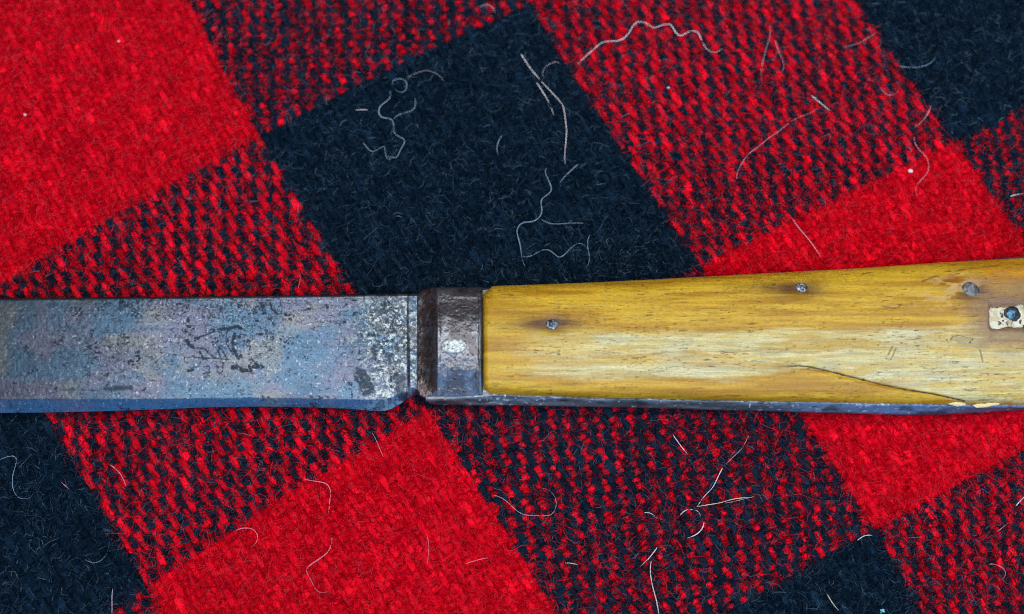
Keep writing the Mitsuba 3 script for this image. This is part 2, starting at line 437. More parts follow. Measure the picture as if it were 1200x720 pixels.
scene['bolster_steel'] = {'type': 'bumpmap', 'arbitrary': mikit.proc(bol_bump, eps=1e-4), 'scale': 0.00012,
                          'bsdf': {'type': 'twosided', 'bsdf': {'type': 'principled', 'base_color': mikit.proc(bol_color), 'roughness': mikit.proc(bol_rough), 'metallic': 0.8, 'specular': .5}}}
rings = []
for x in [487, 487.4, 489, 492, 496, 500, 504, 507.5, 510.5, 512, 513, 514, 516, 518, 522, 530, 540, 550, 556, 559, 560.5, 562, 563.5, 564.8, 565.6]:
    zt = np.interp(x, [487, 489, 492, 496, 500, 504, 507.5, 510.5, 512, 513, 514, 516, 518, 540, 559, 560.5, 562, 563.5, 564.8, 565.6], [34, 42.5, 43.6, 44.8, 47.2, 51.5, 57.5, 64.0, 66.4, 67.1, 67.0, 66.2, 65.2, 66, 65.4, 65.2, 66.4, 66.2, 63, 60])
    top = np.interp(x, [487, 489, 492, 497, 505, 566], [350, 346, 342, 338.8, 337.2, 336.6])
    bot = np.interp(x, [487, 489, 493, 500, 510, 540, 566], [457, 461, 466, 467.5, 466.5, 466.5, 464.5])
    zb, r = 40.0, 9.0
    sec = []
    for t in np.linspace(0, 1, 10):                  # upper long edge, rounded over
        a = t * math.pi / 2
        sec.append((top + r * .8 * (1 - math.sin(a)), zt - (zt - zb) * min(1, r / max(zt - zb, 1)) * (1 - math.cos(math.pi / 2 - a)) if False else zb + (zt - zb) * math.sin(a) ** .8 if t > 0 else zb))
    hgt = max(0.0, zt - 44) / 22.0                    # the face is arched, more steeply towards the lower edge
    sec = [(top + 12 * (1 - math.cos(a)), zt - 5.5 * hgt - min(12, zt - zb) * (1 - math.sin(a))) for a in np.linspace(0, math.pi / 2, 7)]
    mid = [(yy, zt + hgt * (2.0 - (25.0 * ((yy - 394) / 70.0) ** 2 if yy > 394 else 9.5 * ((394 - yy) / 46.0) ** 2))) for yy in (356, 364, 372, 380, 388, 396, 404, 412, 420, 428, 435, 443, 450, 456)]
    low = [(bot - 2.5, zt - 19.5 * hgt), (bot - .8, zt - 22.5 * hgt - 1.0), (bot, min(38.0, zt - 4))]
    rings.append([at(x, yy, zz) for yy, zz in [(top + 1, 24)] + sec + mid + low + [(bot - 1, 24)]])
add('pocket_knife__bolster', loft(rings), 'bolster_steel', 35, label='dark brown and blue stained steel bolster')


def dome(cx, cy, rx, ry, z, h, seed=0, sides=28, rough=.06, rot=0.0):
    """A hammered pin head."""
    g = np.random.default_rng(seed)
    V, rr = [], [1.12, 1.05, 1.0, .9, .72, .5, .28]
    hh = [-3.0, -1.0, 0.35, .72, .9, .97, 1.0]
    ph = g.uniform(0, 6.3, 3)
    for r, q in zip(rr, hh):
        for k in range(sides):
            a = 2 * math.pi * k / sides
            wob = 1 + rough * (math.sin(2 * a + ph[0]) + .6 * math.sin(3 * a + ph[1]) + .4 * math.sin(5 * a + ph[2]))
            dx, dy = rx * r * wob * math.cos(a), ry * r * wob * math.sin(a)
            dx, dy = dx * math.cos(rot) - dy * math.sin(rot), dx * math.sin(rot) + dy * math.cos(rot)
            V.append(at(cx + dx, cy + dy, z + h * q + .10 * g.normal() * (.5 < q < .95)))
    V.append(at(cx, cy, z + h))
    n = len(rr)
    f = []
    for i in range(n - 1):
        for k in range(sides):
            a0, a1 = i * sides + k, i * sides + (k + 1) % sides
            f += [[a0, a1, a1 + sides], [a0, a1 + sides, a0 + sides]]
    f += [[(n - 1) * sides + k, (n - 1) * sides + (k + 1) % sides, n * sides] for k in range(sides)]
    me = trimesh.Trimesh(np.array(V) * S, np.array(f), process=False)
    me.fix_normals()
    return me


def pin_color(p, n, uv):
    x, y = p.x / S, p.y / S
    c = mix((.46, .49, .44), (.24, .28, .29), smoothstep(.42, .62, fbm(x * .45, y * .45, 2.0, 3)))
    return mix(c, (.05, .06, .065), smoothstep(.66, .78, fbm(x * .5, y * .5, 12.0, 3)))


def pin_bump(p, n, uv):
    return fbm(p.x / S * .35, p.y / S * .35, 4.0, 3)


def metal(key, color, rough=.4, metallic=.6, scale=.00015):
    base = color if isinstance(color, dict) else {'type': 'rgb', 'value': list(color)}
    scene[key] = {'type': 'bumpmap', 'arbitrary': mikit.proc(pin_bump, eps=1e-4), 'scale': scale,
                  'bsdf': {'type': 'twosided', 'bsdf': {'type': 'principled', 'base_color': base, 'roughness': rough, 'metallic': metallic, 'specular': .5}}}


metal('pin_steel', mikit.proc(pin_color), .38, .35)
add('pocket_knife__bolster__pin', dome(532, 405.3, 15.2, 9.6, 67.2, 2.4, 3, rough=.02, rot=-.08), 'pin_steel', 40, label='pale oval pin in the middle of the bolster')


# the handle: liner with back spring, and two wooden scales
def y_top(x): return np.interp(x, [566, 577, 700, 750, 820, 1000, 1100, 1200, 1290, 1340], [336.5, 335.5, 331, 328.6, 324.6, 315, 308, 302.5, 300, 303])
def y_bot(x): return np.interp(x, [566, 578, 650, 700, 750, 850, 1000, 1100, 1200, 1290, 1340], [461, 462, 464.5, 466.8, 467, 469.5, 472.2, 474.2, 474.8, 472, 466])


XE = 1362.0                                # butt of the handle, beyond the picture


def steel_color(p, n, uv):
    x, y = p.x / S, p.y / S
    c = mix((.06, .066, .068), (.12, .135, .145), smoothstep(.35, .65, fbm(x * .03, y * .3, 2.0, 3)))
    c = mix(c, (.10, .15, .26), smoothstep(250, 420, x + 120 * (noise(x * .03) - .5)) * .7)  # blue skylight painted into the steel colour towards the right
    c = mix(c, (.40, .42, .42), .8 * smoothstep(.70, .78, fbm(x * .25, y * .5, 7.0, 3)))
    return mix(c, (.02, .02, .021), .7 * smoothstep(.60, .75, fbm(x * .05, y * .3, 17.0, 4)))


metal('liner_steel', mikit.proc(steel_color), .36, .6, .0001)
rings = []
xs = np.concatenate([np.linspace(499, 560, 16), np.linspace(570, 1200, 100), np.linspace(1210, XE, 30)])
for x in xs:
    end = math.sqrt(max(0.0004, 1 - max(0, (x - 1240) / (XE - 1239.5)) ** 2.4))
    c = 390.0
    bo = np.interp(x, [499, 503, 510, 560, 650, 750, 900, 1000, 1060, 1100, 1150, 1200, XE], [468, 473, 475, 475.6, 476.5, 478.5, 482.5, 485.3, 486.6, 486.3, 484, 480.5, 470])
    inn = np.interp(x, [499, 510, 566, 578, XE], [466, 466.5, 463.5, 462, 462]) if x < 578 else float(y_bot(x))
    tp = np.interp(x, [499, 566, 1060, 1200, XE], [340, 338, 311.5, 300.8, 297])
    f = lambda y: c + (y - c) * end
    sec = [(tp + 3, 22), (tp, 26), (tp, 40), (tp + 2, 43), (inn - 6, 44), (inn + 1.6, 44.2), (inn + 2.9, 43.6), (inn + 4.2, 42), (bo - 2.0, 36.5), (bo - .4, 34), (bo, 26), (bo - 2, 22)]
    rings.append([at(x, f(yy), zz) for yy, zz in sec])
add('pocket_knife__liner', loft(rings), 'liner_steel', 28, label='dark steel liner and back spring along the lower edge of the handle')

CRACK = [(880, 431.5), (905, 431), (935, 429.5), (952, 432), (975, 437.5), (1000, 443.5), (1030, 451), (1060, 457), (1090, 461.5), (1112, 466), (1128, 469)]


def np_capsule(x, y, pts):
    d = np.full(np.shape(x), 1e9)
    for (x0, y0), (x1, y1) in zip(pts[:-1], pts[1:]):
        ex, ey = x1 - x0, y1 - y0
        t = np.clip(((x - x0) * ex + (y - y0) * ey) / (ex * ex + ey * ey), 0, 1)
        d = np.minimum(d, np.hypot(x - x0 - t * ex, y - y0 - t * ey))
    return d


RIVETS = [(647, 380.5), (939.5, 337.5), (1138, 339.5)]
PLATE = (1188, 371.5)


def scale_mesh():
    xs = np.concatenate([np.linspace(566.5, 585, 16), np.linspace(587, 1215, 300), np.linspace(1220, XE - 4, 40)])
    ts = np.concatenate([-np.cos(np.linspace(0, np.pi / 2, 50)), np.sin(np.linspace(0, np.pi / 2, 50))[1:]])
    ts = np.sign(ts) * np.abs(ts)
    X = np.repeat(xs[:, None], len(ts), 1)
    e = np.clip((X - 566.5) / 11.0, 0, 1)
    inset_lo = 10.0 * (1 - np.sqrt(1 - (1 - e) ** 2))
    inset_hi = 8.0 * (1 - e)
    endf = np.sqrt(np.clip(1 - np.clip((X - 1240) / (XE - 1240), 0, 1) ** 2.4, 0.0004, 1))
    a, b = y_top(X) + inset_hi, y_bot(X) - inset_lo
    a, b = 390 + (a - 390) * endf, 390 + (b - 390) * endf
    Y = .5 * (a + b) + .5 * (b - a) * ts[None]
    tt = np.abs(ts)[None]
    # crown: a broad arch, rounded over at the two long edges
    arch = 1 - .34 * tt ** 2
    edge = np.sqrt(np.clip(1 - np.clip((tt - .80) / .20, 0, 1) ** 2, 0, 1))
    Z = 44 + 24.0 * (arch - .66 * (1 - edge))
    ex = np.clip((X - 566.5) / 6.0, 0, 1)
    Z = 44 + (Z - 44) * (.72 + .28 * np.sqrt(1 - (1 - ex) ** 2))
    # the split in the lower edge, dents and sunken rivet seats
    d = np_capsule(X, Y, CRACK)
    w = np.interp(X, [880, 930, 1000, 1060, 1128], [.5, 1.1, 1.5, 1.2, .7])
    Z = Z - 3.2 * np.exp(-(d / (.8 * w)) ** 2)
    yl = np.interp(X, [p[0] for p in CRACK], [p[1] for p in CRACK], left=500, right=500)
    Z = Z - .4 * np.clip((Y - yl) / 1.5, 0, 1) * np.clip((X - 930) / 40, 0, 1) * np.clip((1128 - X) / 10, 0, 1)
    for cx, cy, r, dep in [(*RIVETS[0], 12, 1.3), (*RIVETS[1], 12, 1.3), (*RIVETS[2], 14, 1.6)]:
        Z = Z - dep * np.exp(-(((X - cx) / r) ** 2 + ((Y - cy) / (r * .8)) ** 2) ** 1.5)
    for pts, r, dep in [([(1116, 397), (1124, 398), (1134, 402)], 3.5, 1.0), ([(1146, 412), (1150, 432), (1158, 448)], .8, .6), ([(1036, 422), (1044, 408)], .8, .5), ([(1042, 422), (1048, 410)], .7, .5),
                        ([(1098, 330), (1115, 327), (1132, 322)], 3.0, 1.4), ([(1012, 361), (1035, 360), (1052, 363), (1058, 357)], .8, .7)]:
        Z = Z - dep * np.exp(-(np_capsule(X, Y, pts) / r) ** 2)
    q = np.hypot(np.clip(np.abs(X - PLATE[0] - 12) - 38, 0, 99), np.clip(np.abs(Y - PLATE[1]) - 13, 0, 99))
    Z = Z - 2.6 * np.clip(1 - q / 3.0, 0, 1)
    V = at(X, Y, Z)
    n, m = X.shape
    top = V.reshape(-1, 3)
    # under side, flat on the liner
    idx = np.arange(n * m).reshape(n, m)
    f = np.stack([idx[:-1, :-1], idx[1:, :-1], idx[1:, 1:], idx[:-1, 1:]], -1).reshape(-1, 4)
    loop = np.concatenate([idx[:, 0], idx[-1, 1:], idx[-2::-1, -1], idx[0, -2:0:-1]])
    low = top[loop].copy()
    low[:, 2] = 43.0
    o = len(top)
    k = np.arange(len(loop))
    fs = np.stack([loop, loop[(k + 1) % len(loop)], o + (k + 1) % len(loop), o + k], 1)
    tri = np.vstack([f[:, [0, 1, 2]], f[:, [0, 2, 3]], fs[:, [0, 1, 2]], fs[:, [0, 2, 3]]])
    return trimesh.Trimesh(np.vstack([top, low]) * S, tri, process=False)


def wood_xy(p):
    return p.x * HA[0] + HA[1], p.y * HA[2] + HA[3]


def pores(x, y):
    """Dark open pores: short dashes that run along the handle."""
    yy = y + 5 * fbm(x * .012, y * .03, 7.0) + .035 * (x - 570)
    a = smoothstep(.73, .81, fbm(x * .11, yy * .95, 2.0, 2)) * smoothstep(.46, .64, noise(x * .02, yy * .06, 4.0))
    b = smoothstep(.76, .84, noise(x * .20, yy * 1.1, 9.0)) * smoothstep(.40, .65, noise(x * .03, yy * .08, 14.0))
    c = smoothstep(.76, .82, fbm(x * .05, yy * .55, 22.0, 2)) * smoothstep(.5, .7, noise(x * .015, yy * .05, 24.0))
    return .85 * dr.clip(dr.maximum(dr.maximum(a, .55 * b), .7 * c), 0, 1)


def wood_color(p, n, uv):
    x, y = wood_xy(p)
    yy = y + 7 * (fbm(x * .010, y * .03, 7.0) - .5)
    c = mi.Color3f(.415, .235, .0140)
    g = fbm(x * .012, yy * .16, 1.0, 4)
    c = mix(c, (.300, .145, .0085), smoothstep(.45, .72, g) * .8)
    c = mix(c, (.49, .31, .022), smoothstep(.52, .28, g) * .7)
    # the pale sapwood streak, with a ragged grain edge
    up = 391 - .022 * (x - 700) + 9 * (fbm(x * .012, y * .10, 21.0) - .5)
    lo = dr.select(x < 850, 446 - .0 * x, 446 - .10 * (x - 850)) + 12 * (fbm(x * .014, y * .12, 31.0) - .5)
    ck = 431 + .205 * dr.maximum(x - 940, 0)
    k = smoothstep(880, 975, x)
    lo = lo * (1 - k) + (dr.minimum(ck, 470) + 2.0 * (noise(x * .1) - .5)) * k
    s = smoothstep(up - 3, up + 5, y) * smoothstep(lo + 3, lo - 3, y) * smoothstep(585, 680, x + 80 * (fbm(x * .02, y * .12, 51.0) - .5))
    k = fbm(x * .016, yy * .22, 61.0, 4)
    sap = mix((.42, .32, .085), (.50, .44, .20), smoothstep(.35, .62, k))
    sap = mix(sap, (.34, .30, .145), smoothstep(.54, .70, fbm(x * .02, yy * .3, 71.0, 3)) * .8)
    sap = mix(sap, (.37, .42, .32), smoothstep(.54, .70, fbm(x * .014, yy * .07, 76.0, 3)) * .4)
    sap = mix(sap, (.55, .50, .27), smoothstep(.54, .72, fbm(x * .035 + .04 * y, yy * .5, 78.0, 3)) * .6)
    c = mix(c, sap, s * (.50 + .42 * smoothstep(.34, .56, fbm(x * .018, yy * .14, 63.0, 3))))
    # brown rust and dirt soaked in round the iron rivets and plate, plus painted plate shadow
    w = fbm(x * .05, y * .14, 81.0, 3)
    for cx, cy, rx, ry, a in [(647, 381, 26, 9, .85), (640, 383, 50, 7, .4), (939, 338, 28, 10, .85), (915, 337, 45, 6, .45), (1142, 341, 24, 13, .85)]:
        c = mix(c, (.085, .032, .010), dr.clip(a * 1.5 * blob(x, y, cx, cy, rx, ry) * (.35 + 1.1 * w), 0, .95))
    c = mix(c, (.22, .075, .005), dr.clip(1.6 * blob(x, y, 1122, 328, 26, 7) * w * 1.3, 0, .9))
    c = mix(c, (.46, .30, .10), smoothstep(.55, .65, fbm(x * .07, y * .15, 91.0, 3)) * dr.clip(1.5 * blob(x, y, 1120, 345, 34, 18), 0, 1) * .8)
    q = dr.sqrt(dr.square(dr.maximum(dr.abs(x - PLATE[0] - 10) - 36, 0)) + dr.square(dr.maximum(dr.abs(y - PLATE[1]) - 14, 0)))
    c = mix(c, (.030, .010, .007), smoothstep(7, 2, q + 5 * (w - .5)) * .95)  # dark brown surround of the plate, its shadow painted into the wood
    c = mix(c, (.40, .17, .006), dr.clip(1.5 * blob(x, y, 1192, 322, 30, 14) * (.5 + w), 0, .9))
    c = mix(c, (.19, .115, .070), smoothstep(50, 4, q + 30 * (w - .5)) * .80)
    dn = 1.15 * blob(x, y, 1124 + .6 * (y - 399), 399, 13, 4.5) + .9 * (fbm(x * .14, y * .3, 97.0) - .5)
    c = mix(c, (.20, .165, .10), smoothstep(.50, .75, dn) * .45)
    c = mix(c, (.05, .028, .016), smoothstep(.12, .03, dr.abs(dn - .52)) * smoothstep(.40, .55, noise(x * .10, y * .2, 98.0)) * .9)
    for pts, r in [([(1146, 412), (1150, 432), (1158, 448)], .5), ([(1036, 422), (1044, 408)], .5), ([(1042, 422), (1048, 410)], .4), ([(1012, 361), (1035, 360), (1052, 363), (1058, 357)], .4), ([(1085, 330), (1110, 320), (1150, 312), (1190, 309)], .5)]:
        c = mix(c, (.06, .03, .010), smoothstep(1.1, 0, capsule(x, y, pts, r)) * .6 * smoothstep(.35, .6, noise(x * .15, y * .2, 99.0)))
    c = mix(c, (.012, .008, .005), smoothstep(1.0, -.6, capsule(x, y, CRACK, .4) + .6 * (noise(x * .3, y * .3) - .5)) * smoothstep(890, 950, x))
    c = c * (.80 + .40 * fbm(x * .03, y * .8, 3.0, 3)) * (.88 + .24 * noise(x * .5, y * .9))
    return mix(c, (.055, .026, .006), pores(x, y) * .85)


def wood_bump(p, n, uv):
    x, y = wood_xy(p)
    return 1.1 * fbm(x * .02, y * .4, 5.0, 3) + .35 * fbm(x * .2, y * .3, 6.0, 2) - 1.2 * pores(x, y)


def wood_rough(p, n, uv):
    x, y = wood_xy(p)
    return .24 + .14 * fbm(x * .03, y * .3, 15.0, 3) + .3 * pores(x, y)


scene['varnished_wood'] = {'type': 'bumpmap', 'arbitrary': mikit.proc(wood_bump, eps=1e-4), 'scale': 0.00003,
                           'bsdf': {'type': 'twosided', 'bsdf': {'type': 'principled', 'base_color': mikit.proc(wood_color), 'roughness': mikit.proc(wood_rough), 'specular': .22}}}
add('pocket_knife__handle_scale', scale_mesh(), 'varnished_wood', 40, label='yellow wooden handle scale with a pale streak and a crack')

# back scale, under the liner
rings = []
for x in np.concatenate([np.linspace(502, 560, 8), np.linspace(580, 1230, 40), np.linspace(1240, XE - 4, 24)]):
    end = math.sqrt(max(0.0004, 1 - max(0, (x - 1240) / (XE - 1239.5)) ** 2.4))
    f = lambda y: 390 + (y - 390) * end
    a, b = float(y_top(x)) + 2, float(y_bot(x)) + 3
    rings.append([at(x, f(yy), zz) for yy, zz in [(a + 1, 22.5), (a, 16), (a + 4, 6), (a + 14, 1), (b - 14, 1), (b - 4, 6), (b, 16), (b - 1, 22.5)]])
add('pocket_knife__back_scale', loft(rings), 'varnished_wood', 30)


def rivet_color(p, n, uv):
    x, y = p.x / S, p.y / S
    c = mix((.10, .13, .16), (.24, .29, .33), smoothstep(.45, .65, fbm(x * .3, y * .3, 2.0, 3)))
    return mix(c, (.03, .022, .02), smoothstep(.46, .62, fbm(x * .45, y * .45, 13.0, 3)))


metal('rivet_iron', mikit.proc(rivet_color), .42, .6, .0002)
metal('grey_iron', mikit.proc(lambda p, n, uv: mix((.05, .05, .052), (.14, .145, .15), smoothstep(.38, .6, fbm(p.x / S * .22, p.y / S * .22, 5.0, 3)))), .5, .4, .0002)


def zwood(x, y):
    t = abs((y - .5 * (y_top(x) + y_bot(x))) / (.5 * (y_bot(x) - y_top(x))))
    return 44 + 24.0 * (1 - .34 * t ** 2)


for i, ((cx, cy), rx, ry, m, lab) in enumerate(zip(RIVETS, (7.0, 7.0, 10.5), (6.2, 5.6, 7.8), ('rivet_iron', 'rivet_iron', 'grey_iron'),
                                               ('small rusty iron rivet nearest the bolster', 'small dark iron rivet in the middle of the handle', 'larger grey iron rivet near the inlaid plate'))):
    add(numbered('pocket_knife__handle_scale__rivet', i), dome(cx, cy, rx, ry, zwood(cx, cy) - 1.2, 1.6, 20 + i, rough=.05, rot=.3 * i), m, 40, label=lab)


# inlaid plate with its own rivet
def plate_color(p, n, uv):
    x, y = wood_xy(p)
    c = mix((.52, .50, .36), (.42, .37, .22), smoothstep(.40, .60, fbm(x * .12, y * .12, 3.0, 3)))
    f1, f2, r = voronoi(x * .085 + .8 * noise(x * .2, y * .2), y * .12 + .8 * noise(x * .2, y * .2, 4.0))
    c = mix(c, (.03, .018, .012), smoothstep(.10, .03, f2 - f1) * smoothstep(.40, .55, noise(x * .06, y * .06, 8.0)))
    return mix(c, (.05, .03, .02), smoothstep(.62, .68, fbm(x * .2, y * .2, 23.0, 3)))


metal('plate_metal', mikit.proc(plate_color), .45, .1, .0002)


def plate():
    import shapely.geometry as sg
    g = np.random.default_rng(5)
    box = sg.box(-29, -12.5, 62, 12.5).buffer(-5).buffer(5)
    pts = np.array(box.exterior.segmentize(3).coords)[:-1]
    pts = pts + np.stack([smooth1(len(pts), 2, 71), smooth1(len(pts), 2, 72)], 1) * .55 + g.normal(0, .3, pts.shape)
    pts[:, 1] *= 1 + .05 * np.sin(pts[:, 0] / 9)
    a = -.075
    R = np.array([[math.cos(a), math.sin(a)], [-math.sin(a), math.cos(a)]])
    rings = []
    for sc, dz in ((0, -4.5), (0, -1.4), (-.5, -.6), (-1.4, -.1), (-3.0, .15)):
        q = np.array(pts)
        c = np.array([16.0, 0])
        d = q - c
        q = c + d * (1 + sc / np.maximum(np.abs(d).max(1, keepdims=True), 10))
        q = q @ R
        X, Y = PLATE[0] + q[:, 0], PLATE[1] + q[:, 1]
        Z = np.array([zwood(x, y) for x, y in zip(X, Y)]) + dz
        rings.append(at(X, Y, Z))
    V = np.array(rings)
    n, m = V.shape[:2]
    i0 = (np.arange(n - 1)[:, None] * m + np.arange(m)).ravel()
    i1 = (np.arange(n - 1)[:, None] * m + (np.arange(m) + 1) % m).ravel()
    vv = V.reshape(-1, 3)
    cen = at(PLATE[0] + 16, PLATE[1], zwood(PLATE[0] + 16, PLATE[1]) + .3)
    k = np.arange(m)
    f = np.vstack([np.stack([i0, i1, i1 + m], 1), np.stack([i0, i1 + m, i0 + m], 1), np.stack([(n - 1) * m + k, (n - 1) * m + (k + 1) % m, np.full(m, n * m)], 1)])
    me = trimesh.Trimesh(np.vstack([vv, cen]) * S, f, process=False)
    me.fix_normals()
    return me


add('pocket_knife__handle_scale__inlay_plate', plate(), 'plate_metal', 40, label='cream coloured inlaid plate with cracked edges at the right')


def blue_color(p, n, uv):
    x, y = p.x / S, p.y / S
    return mix((.05, .14, .22), (.012, .03, .05), smoothstep(.46, .60, fbm(x * .26, y * .26, 37.0, 3)))


metal('blue_iron', mikit.proc(blue_color), .35, .6, .0002)
metal('black_iron', (.015, .017, .02), .5, .4, .0002)
zc = zwood(1186, 368.5)
add('pocket_knife__handle_scale__washer', dome(1186.5, 368.5, 10.2, 8.4, zc - .1, 1.0, 41, rough=.10), 'black_iron', 40, label='black ring under the blue rivet of the plate')
add('pocket_knife__handle_scale__plate_rivet', dome(1185.5, 367.8, 6.8, 5.6, zc + .7, 1.6, 42, rough=.09), 'blue_iron', 40, label='small blue rivet in the cream plate')

# chips where the wood has broken at the lower edge
scene['bare_wood'] = {'type': 'twosided', 'bsdf': {'type': 'principled', 'base_color': {'type': 'rgb', 'value': [.62, .52, .25]}, 'roughness': .7, 'specular': .3}}


def chip(pts, seed):
    g = np.random.default_rng(seed)
    p = np.array(pts, float)
    c = p.mean(0)
    V = [at(x, y, 51.0 + .4 * g.normal()) for x, y in p] + [at(*(c + .6 * (q - c)), 52.6 + .5 * g.normal()) for q in p] + [at(*c, 53.0)]
    m = len(p)
    k = np.arange(m)
    f = np.vstack([np.stack([k, (k + 1) % m, (k + 1) % m + m], 1), np.stack([k, (k + 1) % m + m, k + m], 1), np.stack([m + k, m + (k + 1) % m, np.full(m, 2 * m)], 1)])
    return trimesh.Trimesh(np.array(V) * S, f, process=False)


add('pocket_knife__handle_scale__chip', chip([(1111, 474), (1116, 470), (1120, 468.5), (1123, 470.5), (1126, 468), (1130, 471), (1132, 475), (1122, 476.5)], 1), 'bare_wood', label='small pale chip at the lower edge of the handle')
add('pocket_knife__handle_scale__chip_001', chip([(1140, 475), (1147, 472.5), (1153, 473.5), (1158, 470.8), (1166, 472), (1173, 471), (1170, 474.5), (1155, 477.5), (1144, 478)], 2), 'bare_wood', label='long pale chip at the lower edge near the right')

# ------------------------------------------------------------------ loose hairs lying on the blanket


def spline(pts, n):
    p = np.array(pts, float)
    from scipy.interpolate import CubicSpline
    t = np.r_[0, np.cumsum(np.linalg.norm(np.diff(p, axis=0), axis=1))]
    return CubicSpline(t, p)(np.linspace(0, t[-1], n)) if len(p) > 2 else p[0] + (p[1] - p[0]) * np.linspace(0, 1, n)[:, None]


def hair_mesh(pts, r, seed):
    L = sum(math.dist(a, b) for a, b in zip(pts[:-1], pts[1:]))
    n = max(8, int(L / 3))
    q = spline(pts, n)
    g = np.random.default_rng(seed)
    z = 7.6 + 1.9 * np.sin(np.linspace(0, 1, n) * np.pi * (1 + L / 45) + g.uniform(0, 6))
    P = at(q[:, 0], q[:, 1], z + 0)
    P[:, 2] += undulate(P[:, 0], P[:, 1])
    wv = np.stack([smooth1(n, 6, seed + 1), smooth1(n, 6, seed + 901)], 1)
    P[:, :2] += .60 * wv
    R = .60 * r * np.interp(np.linspace(0, 1, n), [0, .1, .8, 1], [.6, 1, .85, .25]) * np.exp(.16 * smooth1(n, 4, seed + 77))
    V, f = prisms(P[None], R[None], 5)
    return V * S, f


for key, c in (('white_hair', (.60, .53, .53)), ('pink_hair', (.60, .20, .24)), ('blue_hair', (.20, .29, .36)), ('straw_hair', (.52, .47, .30)), ('grey_hair', (.34, .29, .32))):
    scene[key] = {'type': 'twosided', 'bsdf': {'type': 'principled', 'base_color': {'type': 'rgb', 'value': list(c)}, 'roughness': .4, 'specular': .5}}

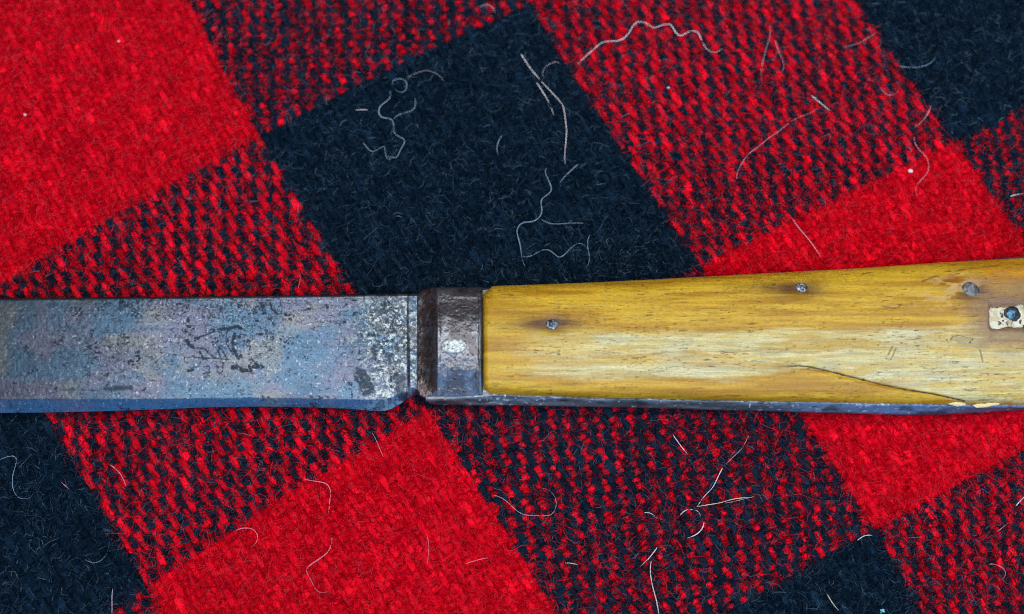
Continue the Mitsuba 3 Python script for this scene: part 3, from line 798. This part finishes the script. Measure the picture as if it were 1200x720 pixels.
HAIRS = [
    ([(677, 77), (692, 63), (710, 51), (729, 47), (739, 37), (747, 28), (757, 30), (765, 35), (775, 32), (784, 31), (791, 40), (797, 45), (806, 41), (815, 40), (822, 52), (832, 64), (846, 60)], 1.05, 'white_hair', 'long wavy white hair at the top right of the large black square'),
    ([(611, 66), (619, 79), (632, 96)], .95, 'white_hair', 'short straight white hair at the upper end of the kinked hair'),
    ([(629, 101), (638, 114), (648, 139)], .9, 'white_hair', 'short straight white hair left of the kinked hair'),
    ([(634, 98), (648, 112), (659, 125), (663, 142), (663, 165), (662, 196)], .9, 'white_hair', 'long kinked pale hair hanging down the large black square'),
    ([(677, 195), (667, 205), (656, 217)], .75, 'blue_hair', 'short slanting pale hair below the kinked hair'),
    ([(640, 200), (642, 215), (645, 228), (635, 238), (634, 252), (625, 262), (612, 264), (606, 270), (608, 285), (611, 300), (616, 314)], .85, 'blue_hair', 'long crooked bluish hair down the black square above the handle'),
    ([(634, 259), (640, 262), (662, 264), (690, 266)], .45, 'blue_hair', 'faint thin hair crossing the black square above the handle'),
    ([(612, 303), (630, 299), (645, 297), (655, 303), (668, 294), (690, 297)], .6, 'blue_hair', 'wavy bluish hair just above the wooden handle'),
    ([(690, 278), (688, 295), (690, 306), (686, 316)], .6, 'blue_hair', 'short upright bluish hair just above the wooden handle'),
    ([(459, 110), (455, 121), (446, 130), (447, 139), (459, 142), (462, 152), (464, 160), (474, 166), (470, 177), (466, 185), (454, 184)], .85, 'blue_hair', 'curly bluish hair in the upper left of the large black square'),
    ([(417, 131), (432, 131)], .8, 'white_hair', 'tiny straight hair left of the curly bluish hair'),
    ([(487, 118), (482, 132), (470, 136), (462, 142)], .7, 'blue_hair', 'short bent hair joining the curly bluish hair from the right'),
    ([(426, 170), (431, 176), (438, 180), (449, 174), (451, 183), (462, 185)], .7, 'blue_hair', 'short hooked hair below the curly bluish hair'),
    ([(587, 163), (583, 172), (584, 184)], .7, 'blue_hair', 'short curved hair in the middle of the large black square'),
    ([(460, 103), (462, 96), (476, 98), (477, 107), (462, 106)], .5, 'blue_hair', 'small looped hair above the curly bluish hair'),
    ([(478, 95), (490, 88), (503, 86), (515, 92), (522, 100)], .45, 'grey_hair', 'faint arched hair near the top of the large black square'),
    ([(636, 92), (639, 80), (648, 75), (656, 78)], .45, 'grey_hair', 'faint hooked hair beside the kinked pale hair'),
    ([(900, 33), (899, 52), (894, 70), (891, 98)], .6, 'grey_hair', 'thin upright hair left of the pink slanting hair at the top right'),
    ([(907, 50), (912, 64), (917, 78), (915, 88)], .85, 'pink_hair', 'pinkish slanting hair at the top of the right mixed check'),
    ([(950, 115), (971, 133)], 1.1, 'white_hair', 'short straight bright hair in the middle of the right mixed check'),
    ([(862, 212), (866, 195), (878, 182), (894, 170), (912, 155), (922, 147), (938, 140), (955, 130)], .75, 'pink_hair', 'long arched pinkish hair in the right mixed check'),
    ([(922, 254), (938, 272), (950, 288), (960, 304)], .95, 'pink_hair', 'long straight pinkish hair lying over the edge of the right red square'),
    ([(1089, 127), (1084, 138), (1076, 147), (1070, 152)], .7, 'pink_hair', 'short curved pinkish hair near the top right black square'),
    ([(1069, 163), (1073, 175), (1085, 190), (1086, 202), (1075, 215), (1073, 232)], .7, 'pink_hair', 's shaped pinkish hair on the tip of the right red square'),
    ([(1052, 80), (1078, 81), (1090, 76), (1096, 69)], .6, 'blue_hair', 'thin bluish hair at the edge of the top right black square'),
    ([(1182, 232), (1200, 228)], .9, 'white_hair', 'short white hair at the right edge of the picture'),
    ([(1016, 96), (1028, 103), (1036, 112), (1052, 108)], .5, 'pink_hair', 'faint wavy pink hair left of the top right black square'),
    ([(986, 60), (1005, 52), (1018, 45), (1028, 40)], .5, 'grey_hair', 'faint slanting hair left of the top right black square'),
    ([(847, 549), (838, 565), (828, 578), (815, 594)], .95, 'white_hair', 'long slanting white hair below the handle'),
    ([(815, 595), (832, 592), (860, 586), (881, 584)], .8, 'straw_hair', 'long nearly level pale hair below the handle'),
    ([(796, 604), (806, 598), (816, 599), (821, 606)], .7, 'white_hair', 'short arched hair under the end of the level pale hair'),
    ([(824, 612), (822, 619), (805, 632)], .85, 'white_hair', 'short bent hair below the level pale hair'),
    ([(770, 643), (760, 655), (751, 664)], 1.0, 'white_hair', 'short straight white hair above the upright hair at the bottom'),
    ([(763, 658), (763, 680), (767, 700), (772, 722)], 1.0, 'white_hair', 'upright white hair at the bottom edge of the picture'),
    ([(788, 511), (795, 522), (806, 534)], .9, 'white_hair', 'short slanting white hair close under the wooden handle'),
    ([(755, 601), (763, 602), (770, 608)], .7, 'white_hair', 'tiny arched hair left of the level pale hair'),
    ([(579, 581), (594, 588), (612, 603), (630, 605), (648, 601), (652, 588), (645, 577), (634, 573)], .55, 'grey_hair', 'thin looping grey hair beside the bottom red square'),
    ([(662, 659), (670, 659), (678, 661)], .9, 'straw_hair', 'tiny yellow straw bit in the bottom mixed check'),
    ([(876, 512), (868, 525), (860, 535), (850, 545)], .7, 'grey_hair', 'thin curved grey hair above the slanting white hair'),
    ([(849, 590), (868, 587), (883, 583)], .45, 'grey_hair', 'faint double of the level pale hair'),
    ([(1003, 633), (1010, 629), (1020, 628)], .8, 'white_hair', 'tiny curved hair at the tip of the lower right red square'),
    ([(967, 697), (973, 707), (981, 716)], .9, 'straw_hair', 'short slanting pale hair in the bottom right black square'),
    ([(1156, 662), (1169, 663), (1176, 671), (1172, 681)], .8, 'pink_hair', 'small hooked hair in the lower right mixed check'),
    ([(1188, 592), (1200, 580)], 1.0, 'white_hair', 'short white hair at the lower right edge of the picture'),
    ([(1168, 622), (1180, 613)], .6, 'grey_hair', 'tiny grey hair in the lower right mixed check'),
    ([(131, 546), (142, 556), (150, 571)], .95, 'pink_hair', 'short curved white hair in the mixed check under the blade'),
    ([(357, 562), (372, 565), (384, 570), (388, 582), (387, 600)], .7, 'pink_hair', 'thin hooked hair on the upper part of the bottom red square'),
    ([(390, 630), (387, 642), (372, 657), (360, 668), (366, 682), (372, 692), (383, 694)], .75, 'pink_hair', 'long crooked pink hair in the bottom red square'),
    ([(436, 508), (443, 522), (449, 537)], .75, 'pink_hair', 'short straight pink hair near the top of the bottom red square'),
    ([(503, 628), (504, 645), (503, 662)], .6, 'pink_hair', 'faint upright pink hair right in the bottom red square'),
    ([(545, 660), (560, 656), (572, 655)], .6, 'pink_hair', 'tiny slanting pink hair at the right of the bottom red square'),
    ([(278, 622), (288, 619), (299, 622), (303, 632), (297, 641)], .7, 'pink_hair', 'small curled pink hair at the left edge of the bottom red square'),
    ([(2, 540), (22, 540), (18, 555), (18, 572), (24, 583), (40, 583)], .6, 'blue_hair', 'looped bluish hair in the bottom left black square'),
    ([(75, 567), (84, 575)], .8, 'pink_hair', 'tiny pinkish hair in the bottom left black square'),
    ([(134, 690), (134, 720)], .8, 'grey_hair', 'upright grey hair at the lower left bottom edge'),
    ([(103, 655), (118, 660), (128, 650)], .5, 'blue_hair', 'faint bent hair low in the bottom left black square'),
    ([(562, 12), (573, 9), (580, 18)], .6, 'grey_hair', 'small arched grey hair at the top edge of the picture'),
    ([(352, 318), (353, 330), (350, 340)], .5, 'pink_hair', 'tiny upright hair just above the blade'),
]
for i, (pts, r, m, lab) in enumerate(HAIRS):
    add(numbered('loose_hair', i), hair_mesh(pts, r, i), m, True, label=lab, cat='hair', group='loose hairs lying on the blanket')

# specks of lint
scene['lint'] = {'type': 'twosided', 'bsdf': {'type': 'diffuse', 'reflectance': {'type': 'rgb', 'value': [.62, .58, .58]}}}
scene['blue_lint'] = {'type': 'twosided', 'bsdf': {'type': 'diffuse', 'reflectance': {'type': 'rgb', 'value': [.16, .48, .55]}}}
for i, (px, py, r, m, lab) in enumerate([(29.5, 134.5, 1.7, 'lint', 'tiny white lint speck on the upper left red square'), (1067, 200.5, 2.4, 'lint', 'white lint speck at the tip of the right red square'),
                                         (1034, 716, 2.8, 'blue_lint', 'tiny pale blue speck at the bottom right edge'), (139, 48.5, 1.2, 'lint', 'tiny pink lint speck high on the upper left red square'),
                                         (783, 103, 1.3, 'lint', 'tiny lint speck below the long wavy white hair')]):
    b = trimesh.creation.icosphere(2)
    g = np.random.default_rng(60 + i)
    v = b.vertices
    v = v * (1 + .25 * np.sin(v @ g.normal(size=(3, 1)) * 3 + i)) * np.array([1, .85, .6])
    P = at(px, py, 14.0)
    b = trimesh.Trimesh((v * r + P) * S, b.faces, process=False)
    add(numbered('lint_speck', i), b, m, True, label=lab, cat='lint', group='specks of lint on the blanket')
